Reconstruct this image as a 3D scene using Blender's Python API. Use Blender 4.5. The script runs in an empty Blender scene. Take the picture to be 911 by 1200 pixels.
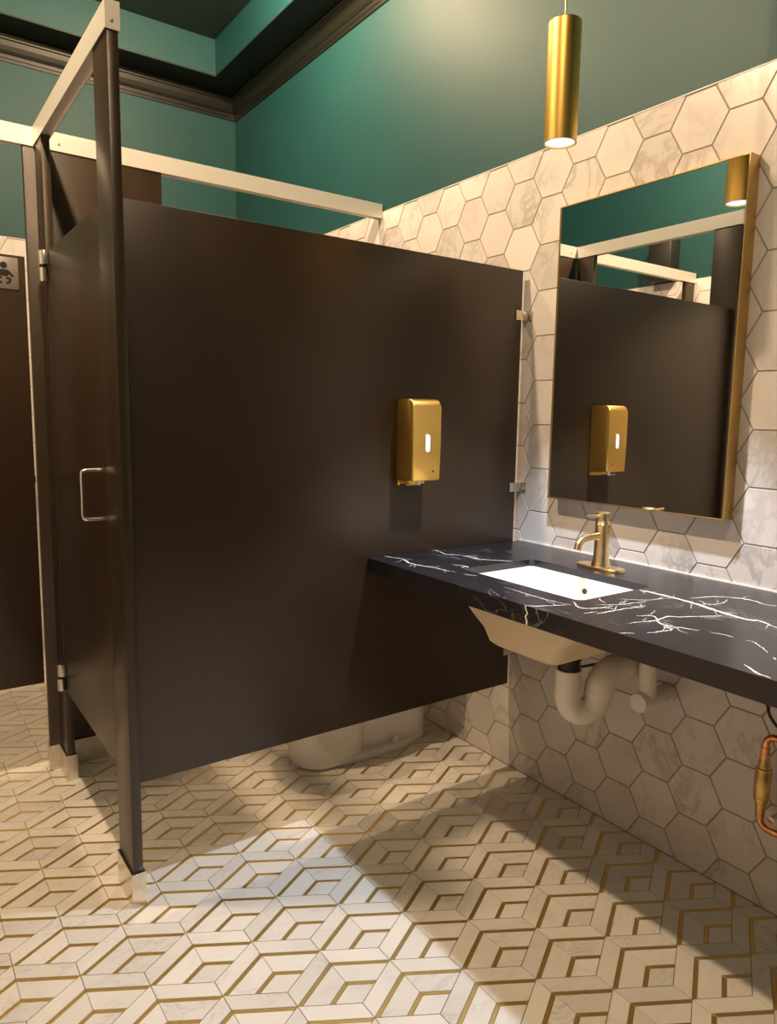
import bpy, bmesh, math, random
from mathutils import Vector, Matrix
random.seed(7)
R = math.radians
scene = bpy.context.scene
COL = scene.collection

# ------------------------------------------------------------------ camera
F_PX, YAW, PITCH, ROLL = 847.87, 0.6150, -0.1305, 0.0162
CAM = Vector((-1.8509, -1.8111, 1.2805))
_F = Vector((math.sin(YAW)*math.cos(PITCH), math.cos(YAW)*math.cos(PITCH), math.sin(PITCH)))
_R = Vector((math.cos(YAW), -math.sin(YAW), 0))
_U = _R.cross(_F)
_R2 = _R*math.cos(ROLL) + _U*math.sin(ROLL)
_U2 = -_R*math.sin(ROLL) + _U*math.cos(ROLL)
cam_d = bpy.data.cameras.new('camera')
cam = bpy.data.objects.new('camera', cam_d); COL.objects.link(cam)
cam_d.sensor_fit = 'HORIZONTAL'; cam_d.sensor_width = 36.0; cam_d.lens = 36.0*F_PX/911.0
cam_d.clip_start = 0.02
mw = Matrix.Identity(4)
for i in range(3):
    mw[i][0] = _R2[i]; mw[i][1] = _U2[i]; mw[i][2] = -_F[i]; mw[i][3] = CAM[i]
cam.matrix_world = mw
scene.camera = cam
def project(P):
    v = Vector(P) - CAM
    z = v.dot(_F)
    if z < 0.05: return None
    return (455.5 + F_PX*v.dot(_R2)/z, 600 - F_PX*v.dot(_U2)/z, z)

# ------------------------------------------------------------------ world, exposure
w = bpy.data.worlds.new('world'); scene.world = w; w.use_nodes = True
w.node_tree.nodes['Background'].inputs[0].default_value = (0.9, 0.8, 0.65, 1)
w.node_tree.nodes['Background'].inputs[1].default_value = 0.02
vs = scene.view_settings
vs.view_transform = 'Standard'; vs.look = 'None'; vs.gamma = 1.0; vs.use_curve_mapping = False
vs.exposure = 0.28
WARM = (1.0, 0.705, 0.43)
COOL = (0.80, 0.88, 1.0)
# dome lamps on the tray ceiling: x, y, watts; the last one is added as warm fill
DOWNLIGHTS = [(-1.70, 0.20, 155), (-0.62, 1.05, 75), (-1.70, -1.40, 45)]
PENDANT = (-0.445, -0.520, 72)

# ------------------------------------------------------------------ helpers
def link(o, parent=None):
    COL.objects.link(o)
    if parent is not None: o.parent = parent
    return o
def tag(o, label=None, cat=None, group=None, kind=None):
    if label: o['label'] = label
    if cat: o['category'] = cat
    if group: o['group'] = group
    if kind: o['kind'] = kind
    return o
def empty(name, loc, label=None, cat=None, group=None):
    o = bpy.data.objects.new(name, None); o.location = loc; o.empty_display_size = 0.05
    link(o); return tag(o, label, cat, group)
def mesh_obj(name, bm, mat, parent=None, smooth=None):
    """bm is in world space; the object origin stays at the parent's location."""
    if parent is not None:
        off = Vector((0,0,0)); q = parent
        while q is not None:
            off += q.location; q = q.parent
        bmesh.ops.translate(bm, verts=bm.verts, vec=-off)
    bmesh.ops.recalc_face_normals(bm, faces=bm.faces)
    me = bpy.data.meshes.new(name); bm.to_mesh(me); bm.free()
    if mat is not None: me.materials.append(mat)
    if smooth is not None:
        me.shade_smooth()
        me.set_sharp_from_angle(angle=R(smooth))
    o = bpy.data.objects.new(name, me)
    return link(o, parent)
def box(bm, x0, x1, y0, y1, z0, z1, bevel=0, seg=2):
    b = bmesh.new()
    vs_ = [b.verts.new((x, y, z)) for x in (x0, x1) for y in (y0, y1) for z in (z0, z1)]
    for f in ((0,1,3,2), (4,6,7,5), (0,4,5,1), (2,3,7,6), (0,2,6,4), (1,5,7,3)): b.faces.new([vs_[i] for i in f])
    bmesh.ops.recalc_face_normals(b, faces=b.faces)
    if bevel: bmesh.ops.bevel(b, geom=list(b.edges), offset=bevel, segments=seg, affect='EDGES', profile=0.5)
    merge(bm, b)
def merge(bm, b):
    me = bpy.data.meshes.new('tmp'); b.to_mesh(me); b.free(); bm.from_mesh(me); bpy.data.meshes.remove(me)
def B(name, mat, parent, *a, bevel=0, smooth=None, seg=2):
    bm = bmesh.new(); box(bm, *a, bevel=bevel, seg=seg); return mesh_obj(name, bm, mat, parent, smooth if smooth is not None else (40 if bevel else None))
def tube(bm, pts, rads, n=16, cap=True):
    pts = [Vector(p) for p in pts]
    if not isinstance(rads, (list, tuple)): rads = [rads]*len(pts)
    rings = []; prev = None
    for i, p in enumerate(pts):
        if i == 0: t = pts[1]-pts[0]
        elif i == len(pts)-1: t = pts[-1]-pts[-2]
        else: t = (pts[i+1]-p).normalized() + (p-pts[i-1]).normalized()
        if t.length < 1e-9: t = pts[-1]-pts[0]
        t.normalize()
        if prev is None:
            a = Vector((0,0,1)) if abs(t.z) < .9 else Vector((1,0,0))
            u = t.cross(a).normalized()
        else:
            u = (prev - t*prev.dot(t)).normalized()
        prev = u; v = t.cross(u)
        rings.append([bm.verts.new(p + (u*math.cos(2*math.pi*k/n) + v*math.sin(2*math.pi*k/n))*rads[i]) for k in range(n)])
    for a, b in zip(rings, rings[1:]):
        for k in range(n): bm.faces.new((a[k], a[(k+1)%n], b[(k+1)%n], b[k]))
    if cap: bm.faces.new(rings[0][::-1]); bm.faces.new(rings[-1])
def T(name, mat, parent, pts, rads, n=16, smooth=40):
    bm = bmesh.new(); tube(bm, pts, rads, n); return mesh_obj(name, bm, mat, parent, smooth)
def smooth_path(pts, k=6):
    pts = [Vector(p) for p in pts]; P = [pts[0]*2-pts[1]] + pts + [pts[-1]*2-pts[-2]]; out = []
    for i in range(1, len(P)-2):
        for j in range(k):
            t = j/k; a, b, c, d = P[i-1], P[i], P[i+1], P[i+2]
            out.append(0.5*((2*b)+(c-a)*t+(2*a-5*b+4*c-d)*t*t+(3*b-a-3*c+d)*t**3))
    out.append(pts[-1]); return out
def loft(bm, rings, cap0=True, cap1=True):
    rr = [[bm.verts.new(p) for p in r] for r in rings]; n = len(rr[0])
    for a, b in zip(rr, rr[1:]):
        for k in range(n): bm.faces.new((a[k], a[(k+1)%n], b[(k+1)%n], b[k]))
    if cap0: bm.faces.new(rr[0][::-1])
    if cap1: bm.faces.new(rr[-1])
def rrect(cx, cy, hx, hy, r, z, n=6):
    """rounded rectangle ring in plan"""
    out = []
    for (sx, sy, a0) in ((1,1,0), (-1,1,90), (-1,-1,180), (1,-1,270)):
        for k in range(n+1):
            a = R(a0 + 90*k/n); out.append((cx+sx*(hx-r)+r*math.cos(a), cy+sy*(hy-r)+r*math.sin(a), z))
    return out
def clip(poly, axis, val, keep_less):
    out = []
    for i in range(len(poly)):
        a, b = poly[i], poly[(i+1) % len(poly)]
        ia = (a[axis] <= val) == keep_less or abs(a[axis]-val) < 1e-9
        ib = (b[axis] <= val) == keep_less or abs(b[axis]-val) < 1e-9
        if ia: out.append(a)
        if ia != ib:
            t = (val-a[axis])/(b[axis]-a[axis]); out.append((a[0]+t*(b[0]-a[0]), a[1]+t*(b[1]-a[1])))
    res = []
    for q in out:
        if not res or (abs(q[0]-res[-1][0])+abs(q[1]-res[-1][1])) > 1e-6: res.append(q)
    if len(res) > 1 and (abs(res[0][0]-res[-1][0])+abs(res[0][1]-res[-1][1])) < 1e-6: res.pop()
    return res
def area(p): return 0.5*sum(p[i][0]*p[(i+1)%len(p)][1]-p[(i+1)%len(p)][0]*p[i][1] for i in range(len(p)))
def inset(poly, dd):
    """inset a convex ccw polygon"""
    if area(poly) < 0: poly = poly[::-1]
    n = len(poly); L = []
    for i in range(n):
        a, b = poly[i], poly[(i+1)%n]; dx, dy = b[0]-a[0], b[1]-a[1]; l = math.hypot(dx, dy)
        if l < 1e-7: continue
        nx, ny = -dy/l, dx/l; L.append((a[0]+nx*dd, a[1]+ny*dd, dx/l, dy/l))
    out = []; n = len(L)
    for i in range(n):
        x1, y1, dx1, dy1 = L[i-1]; x2, y2, dx2, dy2 = L[i]
        den = dx1*dy2-dy1*dx2
        if abs(den) < 1e-6: out.append((x2, y2)); continue
        t = ((x2-x1)*dy2-(y2-y1)*dx2)/den; out.append((x1+dx1*t, y1+dy1*t))
    return out
def tile_geo(poly, base, top, cham, put):
    """prism with a chamfered face. put(u,v,h)->xyz"""
    if area(poly) < 0: poly = poly[::-1]
    inn = inset(poly, cham); n = len(poly)
    if len(inn) != n: inn = poly
    V = [put(u, v, base) for u, v in poly] + [put(u, v, top-cham) for u, v in poly] + [put(u, v, top) for u, v in inn]
    Fs = [tuple(range(2*n, 3*n))]
    for k in range(2):
        for i in range(n):
            j = (i+1) % n; Fs.append((k*n+i, k*n+j, (k+1)*n+j, (k+1)*n+i))
    return V, Fs
def geo_mesh(name, V, Fs, mat):
    me = bpy.data.meshes.new(name); me.from_pydata(V, [], Fs); me.validate()
    bm = bmesh.new(); bm.from_mesh(me); bmesh.ops.recalc_face_normals(bm, faces=bm.faces); bm.to_mesh(me); bm.free()
    me.materials.append(mat); return me

# ------------------------------------------------------------------ materials
def new_mat(name):
    m = bpy.data.materials.new(name); m.use_nodes = True
    nt = m.node_tree; return m, nt, nt.nodes['Principled BSDF']
def N(nt, kind, **kw):
    n = nt.nodes.new(kind)
    for k, v in kw.items(): setattr(n, k, v)
    return n
def plain(name, col, rough=0.5, metal=0.0, spec=0.5, bump=0, scale=200, var=0.0, vscale=6, emit=None, es=0, coat=0):
    m, nt, b = new_mat(name); L = nt.links
    b.inputs['Base Color'].default_value = (*col, 1); b.inputs['Roughness'].default_value = rough
    b.inputs['Metallic'].default_value = metal; b.inputs['Specular IOR Level'].default_value = spec
    b.inputs['Coat Weight'].default_value = coat
    geo = N(nt, 'ShaderNodeNewGeometry')
    if var:
        nz = N(nt, 'ShaderNodeTexNoise'); nz.inputs['Scale'].default_value = vscale; nz.inputs['Detail'].default_value = 5
        L.new(geo.outputs['Position'], nz.inputs['Vector'])
        rp = N(nt, 'ShaderNodeValToRGB')
        rp.color_ramp.elements[0].position = 0.3; rp.color_ramp.elements[1].position = 0.7
        rp.color_ramp.elements[0].color = (*[c*(1-var) for c in col], 1); rp.color_ramp.elements[1].color = (*[min(1, c*(1+var)) for c in col], 1)
        L.new(nz.outputs['Fac'], rp.inputs['Fac']); L.new(rp.outputs['Color'], b.inputs['Base Color'])
    if bump:
        n2 = N(nt, 'ShaderNodeTexNoise'); n2.inputs['Scale'].default_value = scale; n2.inputs['Detail'].default_value = 3
        L.new(geo.outputs['Position'], n2.inputs['Vector'])
        bp = N(nt, 'ShaderNodeBump'); bp.inputs['Strength'].default_value = bump; bp.inputs['Distance'].default_value = 0.001
        L.new(n2.outputs['Fac'], bp.inputs['Height']); L.new(bp.outputs['Normal'], b.inputs['Normal'])
    if emit:
        b.inputs['Emission Color'].default_value = (*emit, 1); b.inputs['Emission Strength'].default_value = es
    return m
def brushed(name, col, rough, axis, scale=400, spread=0.12, metal=1.0):
    """metal with brushing along one axis"""
    m, nt, b = new_mat(name); L = nt.links
    b.inputs['Base Color'].default_value = (*col, 1); b.inputs['Metallic'].default_value = metal
    geo = N(nt, 'ShaderNodeNewGeometry'); mp = N(nt, 'ShaderNodeMapping')
    s = [scale]*3; s[axis] = 4; mp.inputs['Scale'].default_value = s
    nz = N(nt, 'ShaderNodeTexNoise'); nz.inputs['Scale'].default_value = 1.0; nz.inputs['Detail'].default_value = 4
    L.new(geo.outputs['Position'], mp.inputs['Vector']); L.new(mp.outputs['Vector'], nz.inputs['Vector'])
    mr = N(nt, 'ShaderNodeMapRange'); mr.inputs['To Min'].default_value = rough-spread/2; mr.inputs['To Max'].default_value = rough+spread/2
    L.new(nz.outputs['Fac'], mr.inputs['Value']); L.new(mr.outputs['Result'], b.inputs['Roughness'])
    bp = N(nt, 'ShaderNodeBump'); bp.inputs['Strength'].default_value = 0.06; bp.inputs['Distance'].default_value = 0.0005
    L.new(nz.outputs['Fac'], bp.inputs['Height']); L.new(bp.outputs['Normal'], b.inputs['Normal'])
    return m
def marble(name, base, vein, rough, vscale=5.0, strength=0.5, spread=0.05):
    """pale marble, every piece cut from another place of the block"""
    m, nt, b = new_mat(name); L = nt.links
    geo = N(nt, 'ShaderNodeNewGeometry'); oi = N(nt, 'ShaderNodeObjectInfo')
    vm = N(nt, 'ShaderNodeVectorMath', operation='SCALE'); vm.inputs[0].default_value = (17, 29, 11)
    L.new(oi.outputs['Random'], vm.inputs['Scale'])
    ad = N(nt, 'ShaderNodeVectorMath', operation='ADD')
    L.new(geo.outputs['Position'], ad.inputs[0]); L.new(vm.outputs['Vector'], ad.inputs[1])
    mp = N(nt, 'ShaderNodeMapping'); mp.inputs['Rotation'].default_value = (0.7, 0.35, 0.5); mp.inputs['Scale'].default_value = (1.0, 2.2, 1.5)
    L.new(ad.outputs['Vector'], mp.inputs['Vector'])
    nz = N(nt, 'ShaderNodeTexNoise'); nz.inputs['Scale'].default_value = vscale; nz.inputs['Detail'].default_value = 8; nz.inputs['Distortion'].default_value = 1.3; nz.inputs['Roughness'].default_value = 0.62
    L.new(mp.outputs['Vector'], nz.inputs['Vector'])
    # thin veins where the noise crosses one half
    sb = N(nt, 'ShaderNodeMath', operation='SUBTRACT'); sb.inputs[1].default_value = 0.5; L.new(nz.outputs['Fac'], sb.inputs[0])
    ab = N(nt, 'ShaderNodeMath', operation='ABSOLUTE'); L.new(sb.outputs[0], ab.inputs[0])
    mr = N(nt, 'ShaderNodeMapRange'); mr.inputs['From Min'].default_value = 0.0; mr.inputs['From Max'].default_value = spread
    mr.inputs['To Min'].default_value = strength; mr.inputs['To Max'].default_value = 0.0; L.new(ab.outputs[0], mr.inputs['Value'])
    n3 = N(nt, 'ShaderNodeTexNoise'); n3.inputs['Scale'].default_value = vscale*0.8; n3.inputs['Detail'].default_value = 4
    L.new(ad.outputs['Vector'], n3.inputs['Vector'])
    m3 = N(nt, 'ShaderNodeMapRange'); m3.inputs['From Min'].default_value = 0.45; m3.inputs['From Max'].default_value = 0.7
    L.new(n3.outputs['Fac'], m3.inputs['Value'])
    mu = N(nt, 'ShaderNodeMath', operation='MULTIPLY'); L.new(mr.outputs['Result'], mu.inputs[0]); L.new(m3.outputs['Result'], mu.inputs[1])
    # cloudy tone and a small difference between pieces
    cl = N(nt, 'ShaderNodeMapRange'); cl.inputs['From Min'].default_value = 0.35; cl.inputs['From Max'].default_value = 0.75
    cl.inputs['To Min'].default_value = 0.0; cl.inputs['To Max'].default_value = strength*0.35; L.new(n3.outputs['Fac'], cl.inputs['Value'])
    a2 = N(nt, 'ShaderNodeMath', operation='ADD', use_clamp=True); L.new(mu.outputs[0], a2.inputs[0]); L.new(cl.outputs['Result'], a2.inputs[1])
    mx = N(nt, 'ShaderNodeMix', data_type='RGBA'); mx.inputs[6].default_value = (*base, 1); mx.inputs[7].default_value = (*vein, 1)
    L.new(a2.outputs[0], mx.inputs[0])
    hv = N(nt, 'ShaderNodeHueSaturation'); vr = N(nt, 'ShaderNodeMapRange'); vr.inputs['To Min'].default_value = 0.90; vr.inputs['To Max'].default_value = 1.06
    L.new(oi.outputs['Random'], vr.inputs['Value']); L.new(vr.outputs['Result'], hv.inputs['Value']); L.new(mx.outputs[2], hv.inputs['Color'])
    L.new(hv.outputs['Color'], b.inputs['Base Color'])
    b.inputs['Roughness'].default_value = rough
    return m
M = {}
M['green'] = plain('teal_green_paint', (0.008, 0.060, 0.064), 0.56, spec=0.45, bump=0.12, scale=90, var=0.06, vscale=3)
M['darktrim'] = plain('black_brown_trim_paint', (0.007, 0.008, 0.005), 0.42, bump=0.05, scale=90)
M['ceil'] = plain('dark_ceiling_paint', (0.018, 0.032, 0.028), 0.5, bump=0.1, scale=90)
M['grout'] = plain('grey_brown_grout', (0.33, 0.29, 0.25), 0.9, bump=0.2, scale=500)
M['fgrout'] = plain('grey_floor_grout', (0.24, 0.21, 0.18), 0.85, bump=0.2, scale=500)
M['wtile'] = marble('white_veined_wall_tile', (0.72, 0.68, 0.66), (0.36, 0.335, 0.315), 0.24, 3.2, 0.70, 0.06)
M['ftile'] = marble('white_floor_marble', (0.80, 0.775, 0.735), (0.42, 0.40, 0.38), 0.30, 7.0, 0.55, 0.03)
M['brass_in'] = brushed('brass_inlay', (0.76, 0.54, 0.19), 0.44, 0, 300)
M['gold'] = brushed('brushed_gold', (0.90, 0.56, 0.15), 0.34, 2, 500)
M['goldx'] = brushed('satin_gold_cover', (0.92, 0.58, 0.15), 0.40, 2, 500)
M['goldf'] = plain('champagne_gold', (0.90, 0.68, 0.38), 0.30, 1.0)
M['goldm'] = plain('gold_mirror_frame', (0.62, 0.42, 0.16), 0.36, 1.0)
M['panel'] = plain('dark_brown_powder_coat', (0.033, 0.0190, 0.0094), 0.35, spec=0.62, bump=0.10, scale=900)
M['rail'] = plain('satin_silver_rail', (0.86, 0.83, 0.78), 0.42, 0.35)
M['steel'] = brushed('brushed_steel', (0.74, 0.70, 0.64), 0.28, 2, 500)
M['chrome'] = plain('chrome', (0.85, 0.83, 0.80), 0.14, 1.0)
M['mirror'] = plain('mirror_silvering', (0.90, 0.91, 0.90), 0.006, 1.0)
M['porc'] = plain('white_porcelain', (0.86, 0.84, 0.81), 0.10, coat=0.3)
M['under'] = plain('unglazed_sink_underside', (0.84, 0.68, 0.47), 0.5, var=0.05)
M['wpipe'] = plain('white_pipe_cover', (0.88, 0.82, 0.77), 0.38)
M['blk'] = plain('black_rubber', (0.015, 0.014, 0.012), 0.5)
M['copper'] = plain('copper_pipe', (0.80, 0.33, 0.14), 0.24, 1.0, var=0.15, vscale=40)
M['brassv'] = plain('yellow_brass', (0.68, 0.46, 0.17), 0.30, 1.0, var=0.15, vscale=40)
M['vein'] = plain('white_stone_vein', (0.86, 0.85, 0.84), 0.20)
M['caulk'] = plain('white_caulk', (0.85, 0.83, 0.80), 0.4)
M['white'] = plain('white_plastic', (0.85, 0.84, 0.84), 0.35)
M['sign'] = plain('brushed_grey_sign', (0.42, 0.38, 0.36), 0.38, 0.6)
M['ink'] = plain('black_print', (0.012, 0.010, 0.009), 0.5)
M['dark'] = plain('dark_plastic', (0.02, 0.018, 0.015), 0.4)
M['trimw'] = plain('white_lamp_trim', (0.8, 0.78, 0.74), 0.4)
M['lampw'] = plain('warm_lamp_lens', (1, 0.9, 0.75), 0.4, emit=WARM, es=8)
M['lampc'] = plain('cool_lamp_lens', (1, 1, 1), 0.4, emit=(0.66, 0.82, 1.0), es=0.85)
def counter_stone():
    m, nt, b = new_mat('black_veined_stone'); L = nt.links
    geo = N(nt, 'ShaderNodeNewGeometry')
    mp = N(nt, 'ShaderNodeMapping'); mp.inputs['Scale'].default_value = (2.6, 1.0, 2.0); mp.inputs['Rotation'].default_value = (0, 0, 0.25)
    L.new(geo.outputs['Position'], mp.inputs['Vector'])
    nz = N(nt, 'ShaderNodeTexNoise'); nz.inputs['Scale'].default_value = 5.5; nz.inputs['Detail'].default_value = 9; nz.inputs['Distortion'].default_value = 1.6
    L.new(mp.outputs['Vector'], nz.inputs['Vector'])
    sb = N(nt, 'ShaderNodeMath', operation='SUBTRACT'); sb.inputs[1].default_value = 0.5; L.new(nz.outputs['Fac'], sb.inputs[0])
    ab = N(nt, 'ShaderNodeMath', operation='ABSOLUTE'); L.new(sb.outputs[0], ab.inputs[0])
    mr = N(nt, 'ShaderNodeMapRange'); mr.inputs['From Max'].default_value = 0.008; mr.inputs['To Min'].default_value = 0.45; mr.inputs['To Max'].default_value = 0
    L.new(ab.outputs[0], mr.inputs['Value'])
    n2 = N(nt, 'ShaderNodeTexNoise'); n2.inputs['Scale'].default_value = 4; L.new(geo.outputs['Position'], n2.inputs['Vector'])
    m2 = N(nt, 'ShaderNodeMapRange'); m2.inputs['From Min'].default_value = 0.55; m2.inputs['From Max'].default_value = 0.68; L.new(n2.outputs['Fac'], m2.inputs['Value'])
    mu = N(nt, 'ShaderNodeMath', operation='MULTIPLY'); L.new(mr.outputs['Result'], mu.inputs[0]); L.new(m2.outputs['Result'], mu.inputs[1])
    mx = N(nt, 'ShaderNodeMix', data_type='RGBA'); mx.inputs[6].default_value = (0.012, 0.0105, 0.0155, 1); mx.inputs[7].default_value = (0.6, 0.6, 0.62, 1)
    L.new(mu.outputs[0], mx.inputs[0]); L.new(mx.outputs[2], b.inputs['Base Color'])
    b.inputs['Roughness'].default_value = 0.29; b.inputs['Specular IOR Level'].default_value = 0.7
    return m
M['stone'] = counter_stone()

# ================================================================== room shell
XL, XR, YB, YF = -2.45, 0.0, 2.46, -2.90
TILE_Z, SOFFIT, TRAY = 2.158, 3.12, 3.31
BED = 0.010                                     # the painted wall lies this far behind the tile faces
floor = B('floor', M['fgrout'], None, XL-.1, XR+.1, YF-.1, YB+.1, -.12, -.0022); tag(floor, 'marble and brass mosaic floor', None, kind='structure')
wall_r = B('wall_right', M['green'], None, XR+BED, XR+.12, YF-.1, YB+.12, -.12, TRAY+.1)
wall_l = B('wall_left', M['green'], None, XL-.12, XL-BED, YF-.1, YB+.12, -.12, TRAY+.1)
wall_b = B('wall_back', M['green'], None, XL-BED, XR+BED, YB+BED, YB+.12, -.12, TRAY+.1)
wall_f = B('wall_front', M['green'], None, XL-BED, XR+BED, YF-.12, YF, -.12, TRAY+.1)
for o, l in ((wall_r, 'teal wall with marble hexagon tile below, behind the vanity'), (wall_l, 'teal wall with marble hexagon tile below, opposite the mirror'),
             (wall_b, 'teal end wall behind the stalls'), (wall_f, 'teal wall behind the camera')): tag(o, l, kind='structure')
bm = bmesh.new()
TX, TY = 0.205, 0.225
box(bm, XL-BED, XR+BED, YF, YB+BED, TRAY, TRAY+.08)
ceil = mesh_obj('ceiling', bm, M['ceil']); tag(ceil, 'dark tray ceiling with a lower border', kind='structure')
def border(z0, z1):
    bm = bmesh.new()
    box(bm, XR-TX, XR+BED, YF, YB+BED, z0, z1); box(bm, XL-BED, XL+TX, YF, YB+BED, z0, z1)
    box(bm, XL+TX, XR-TX, YB-TY, YB+BED, z0, z1); box(bm, XL+TX, XR-TX, YF, YF+TY, z0, z1); return bm
mesh_obj('riser', border(SOFFIT+.006, TRAY), M['green'], ceil)
o = mesh_obj('trim_5', border(SOFFIT, SOFFIT+.006), M['darktrim']); tag(o, 'flat black brown border around the tray ceiling', kind='structure')
# crown moulding: profile (out from the wall, height), stepped as in the photo
CP = [(0, 3.005), (.010, 3.005), (.013, 3.014), (.013, 3.020), (.019, 3.022), (.022, 3.032), (.022, 3.038), (.030, 3.041), (.040, 3.052), (.052, 3.072),
      (.060, 3.094), (.070, 3.098), (.072, 3.106), (.082, 3.109), (.084, SOFFIT), (0, SOFFIT)]
def crown(name, a, b, nrm):
    bm = bmesh.new(); a, b, nrm = Vector(a), Vector(b), Vector(nrm); rings = []
    dirv = (b-a).normalized()
    for e, s in ((a, 1), (b, -1)):
        rings.append([tuple(e + nrm*o + dirv*s*o*1.0 + Vector((0, 0, z))) for o, z in ((q[0]*.62, q[1]) for q in CP)])
    loft(bm, rings); o = mesh_obj(name, bm, M['darktrim']); tag(o, 'stepped black brown crown moulding', kind='structure'); return o
xr, xl, yb = XR+BED, XL-BED, YB+BED
crown('trim_1', (xr, yb, 0), (xr, YF, 0), (-1, 0, 0)); crown('trim_2', (xl, yb, 0), (xr, yb, 0), (0, -1, 0))
crown('trim_3', (xl, YF, 0), (xl, yb, 0), (1, 0, 0)); crown('trim_4', (xr, YF, 0), (xl, YF, 0), (0, 1, 0))

# ------------------------------------------------------------------ floor mosaic
HX, DY, VV = 0.1233, 0.1190, 0.0478
TT = HX*math.tan(R(30))
def rh(al, be): return ((al-be)*HX, -VV-(al+be)*TT)
bw = 0.0110/(2*TT); c2 = 0.070/(2*TT); c3 = c2+bw
def band(a, b): return [rh(a, a), rh(1, a), rh(1, b), rh(b, b)]
def mir(p): return [(-x, y) for x, y in p][::-1]
PIECES = [('outer_marble_strip', [(0, 0), (HX, -TT), (HX, -TT-VV), (0, -VV)], 0.0010, 'ftile'), ('brass_strip', band(0, bw), 0.0002, 'brass_in'),
          ('inner_marble_strip', band(bw, c2), 0.0006, 'ftile'), ('brass_strip', band(c2, c3), 0.0002, 'brass_in')]
LST = []
for nm, p, ins, mt in PIECES:
    LST.append((nm, inset(p, ins), mt)); LST.append((nm, inset(mir(p), ins), mt))
LST.append(('marble_rhombus', inset([rh(c3, c3), rh(1, c3), rh(1, 1), rh(c3, 1)], 0.0009), 'ftile'))
SHARED = []
for nm, p, mt in LST:
    top = 0.0 if mt == 'ftile' else -0.0004
    V, Fs = tile_geo(p, -0.003, top, 0.0005, lambda u, v, h: (u, v, h))
    SHARED.append(geo_mesh(nm, V, Fs, M[mt]))
units = []
for i in range(-17, 5):
    for j in range(-27, 22):
        if (i+j) % 2: continue
        ax, ay = -0.436+HX*i, -0.541-DY*j
        if ax-HX > XR or ax+HX < XL or ay-.2 > YB or ay < YF: continue
        q = project((ax, ay-.1, 0)); vis = False
        if q and -40 < q[0] < 951 and q[1] < 1240:
            lim = 790 if q[0] < 162 else 916-0.262*(q[0]-162)-10
            vis = q[1] > lim
        units.append((q[2] if (q and vis) else 99, ax, ay))
units.sort()
count = {}
rest = {'ftile': ([], []), 'brass_in': ([], [])}
for dist, ax, ay in units:
    for (nm, p, mt), me in zip(LST, SHARED):
        poly = [(ax+u, ay+v) for u, v in p]
        inside = all(XL <= u <= XR and YF <= v <= YB for u, v in poly)
        if not inside:
            for axis, val, less in ((0, XR-.0015, True), (0, XL+.0015, False), (1, YB-.0015, True), (1, YF+.0015, False)):
                poly = clip(poly, axis, val, less)
                if len(poly) < 3: break
            if len(poly) < 3 or abs(area(poly)) < 2e-5: continue
        top = 0.0 if mt == 'ftile' else -0.0004
        if dist < 90 and count.get(nm, 0) < 300:
            count[nm] = count.get(nm, 0)+1
            if inside:
                o = bpy.data.objects.new(nm, me); o.location = (ax, ay, 0)
            else:
                V, Fs = tile_geo(poly, -0.003, top, 0.0005, lambda u, v, h: (u, v, h))
                o = bpy.data.objects.new(nm, geo_mesh(nm, V, Fs, M[mt]))
            link(o, floor)
        else:
            V, Fs = tile_geo(poly, -0.003, top, 0.0005, lambda u, v, h: (u, v, h))
            RV, RF = rest[mt]; b0 = len(RV); RV.extend(V); RF.extend([tuple(b0+k for k in f) for f in Fs])
for mt, nm in (('ftile', 'marble_strip'), ('brass_in', 'brass_inlay_strip')):
    o = bpy.data.objects.new(nm, geo_mesh(nm, rest[mt][0], rest[mt][1], M[mt])); link(o, floor); o['kind'] = 'stuff'

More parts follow.
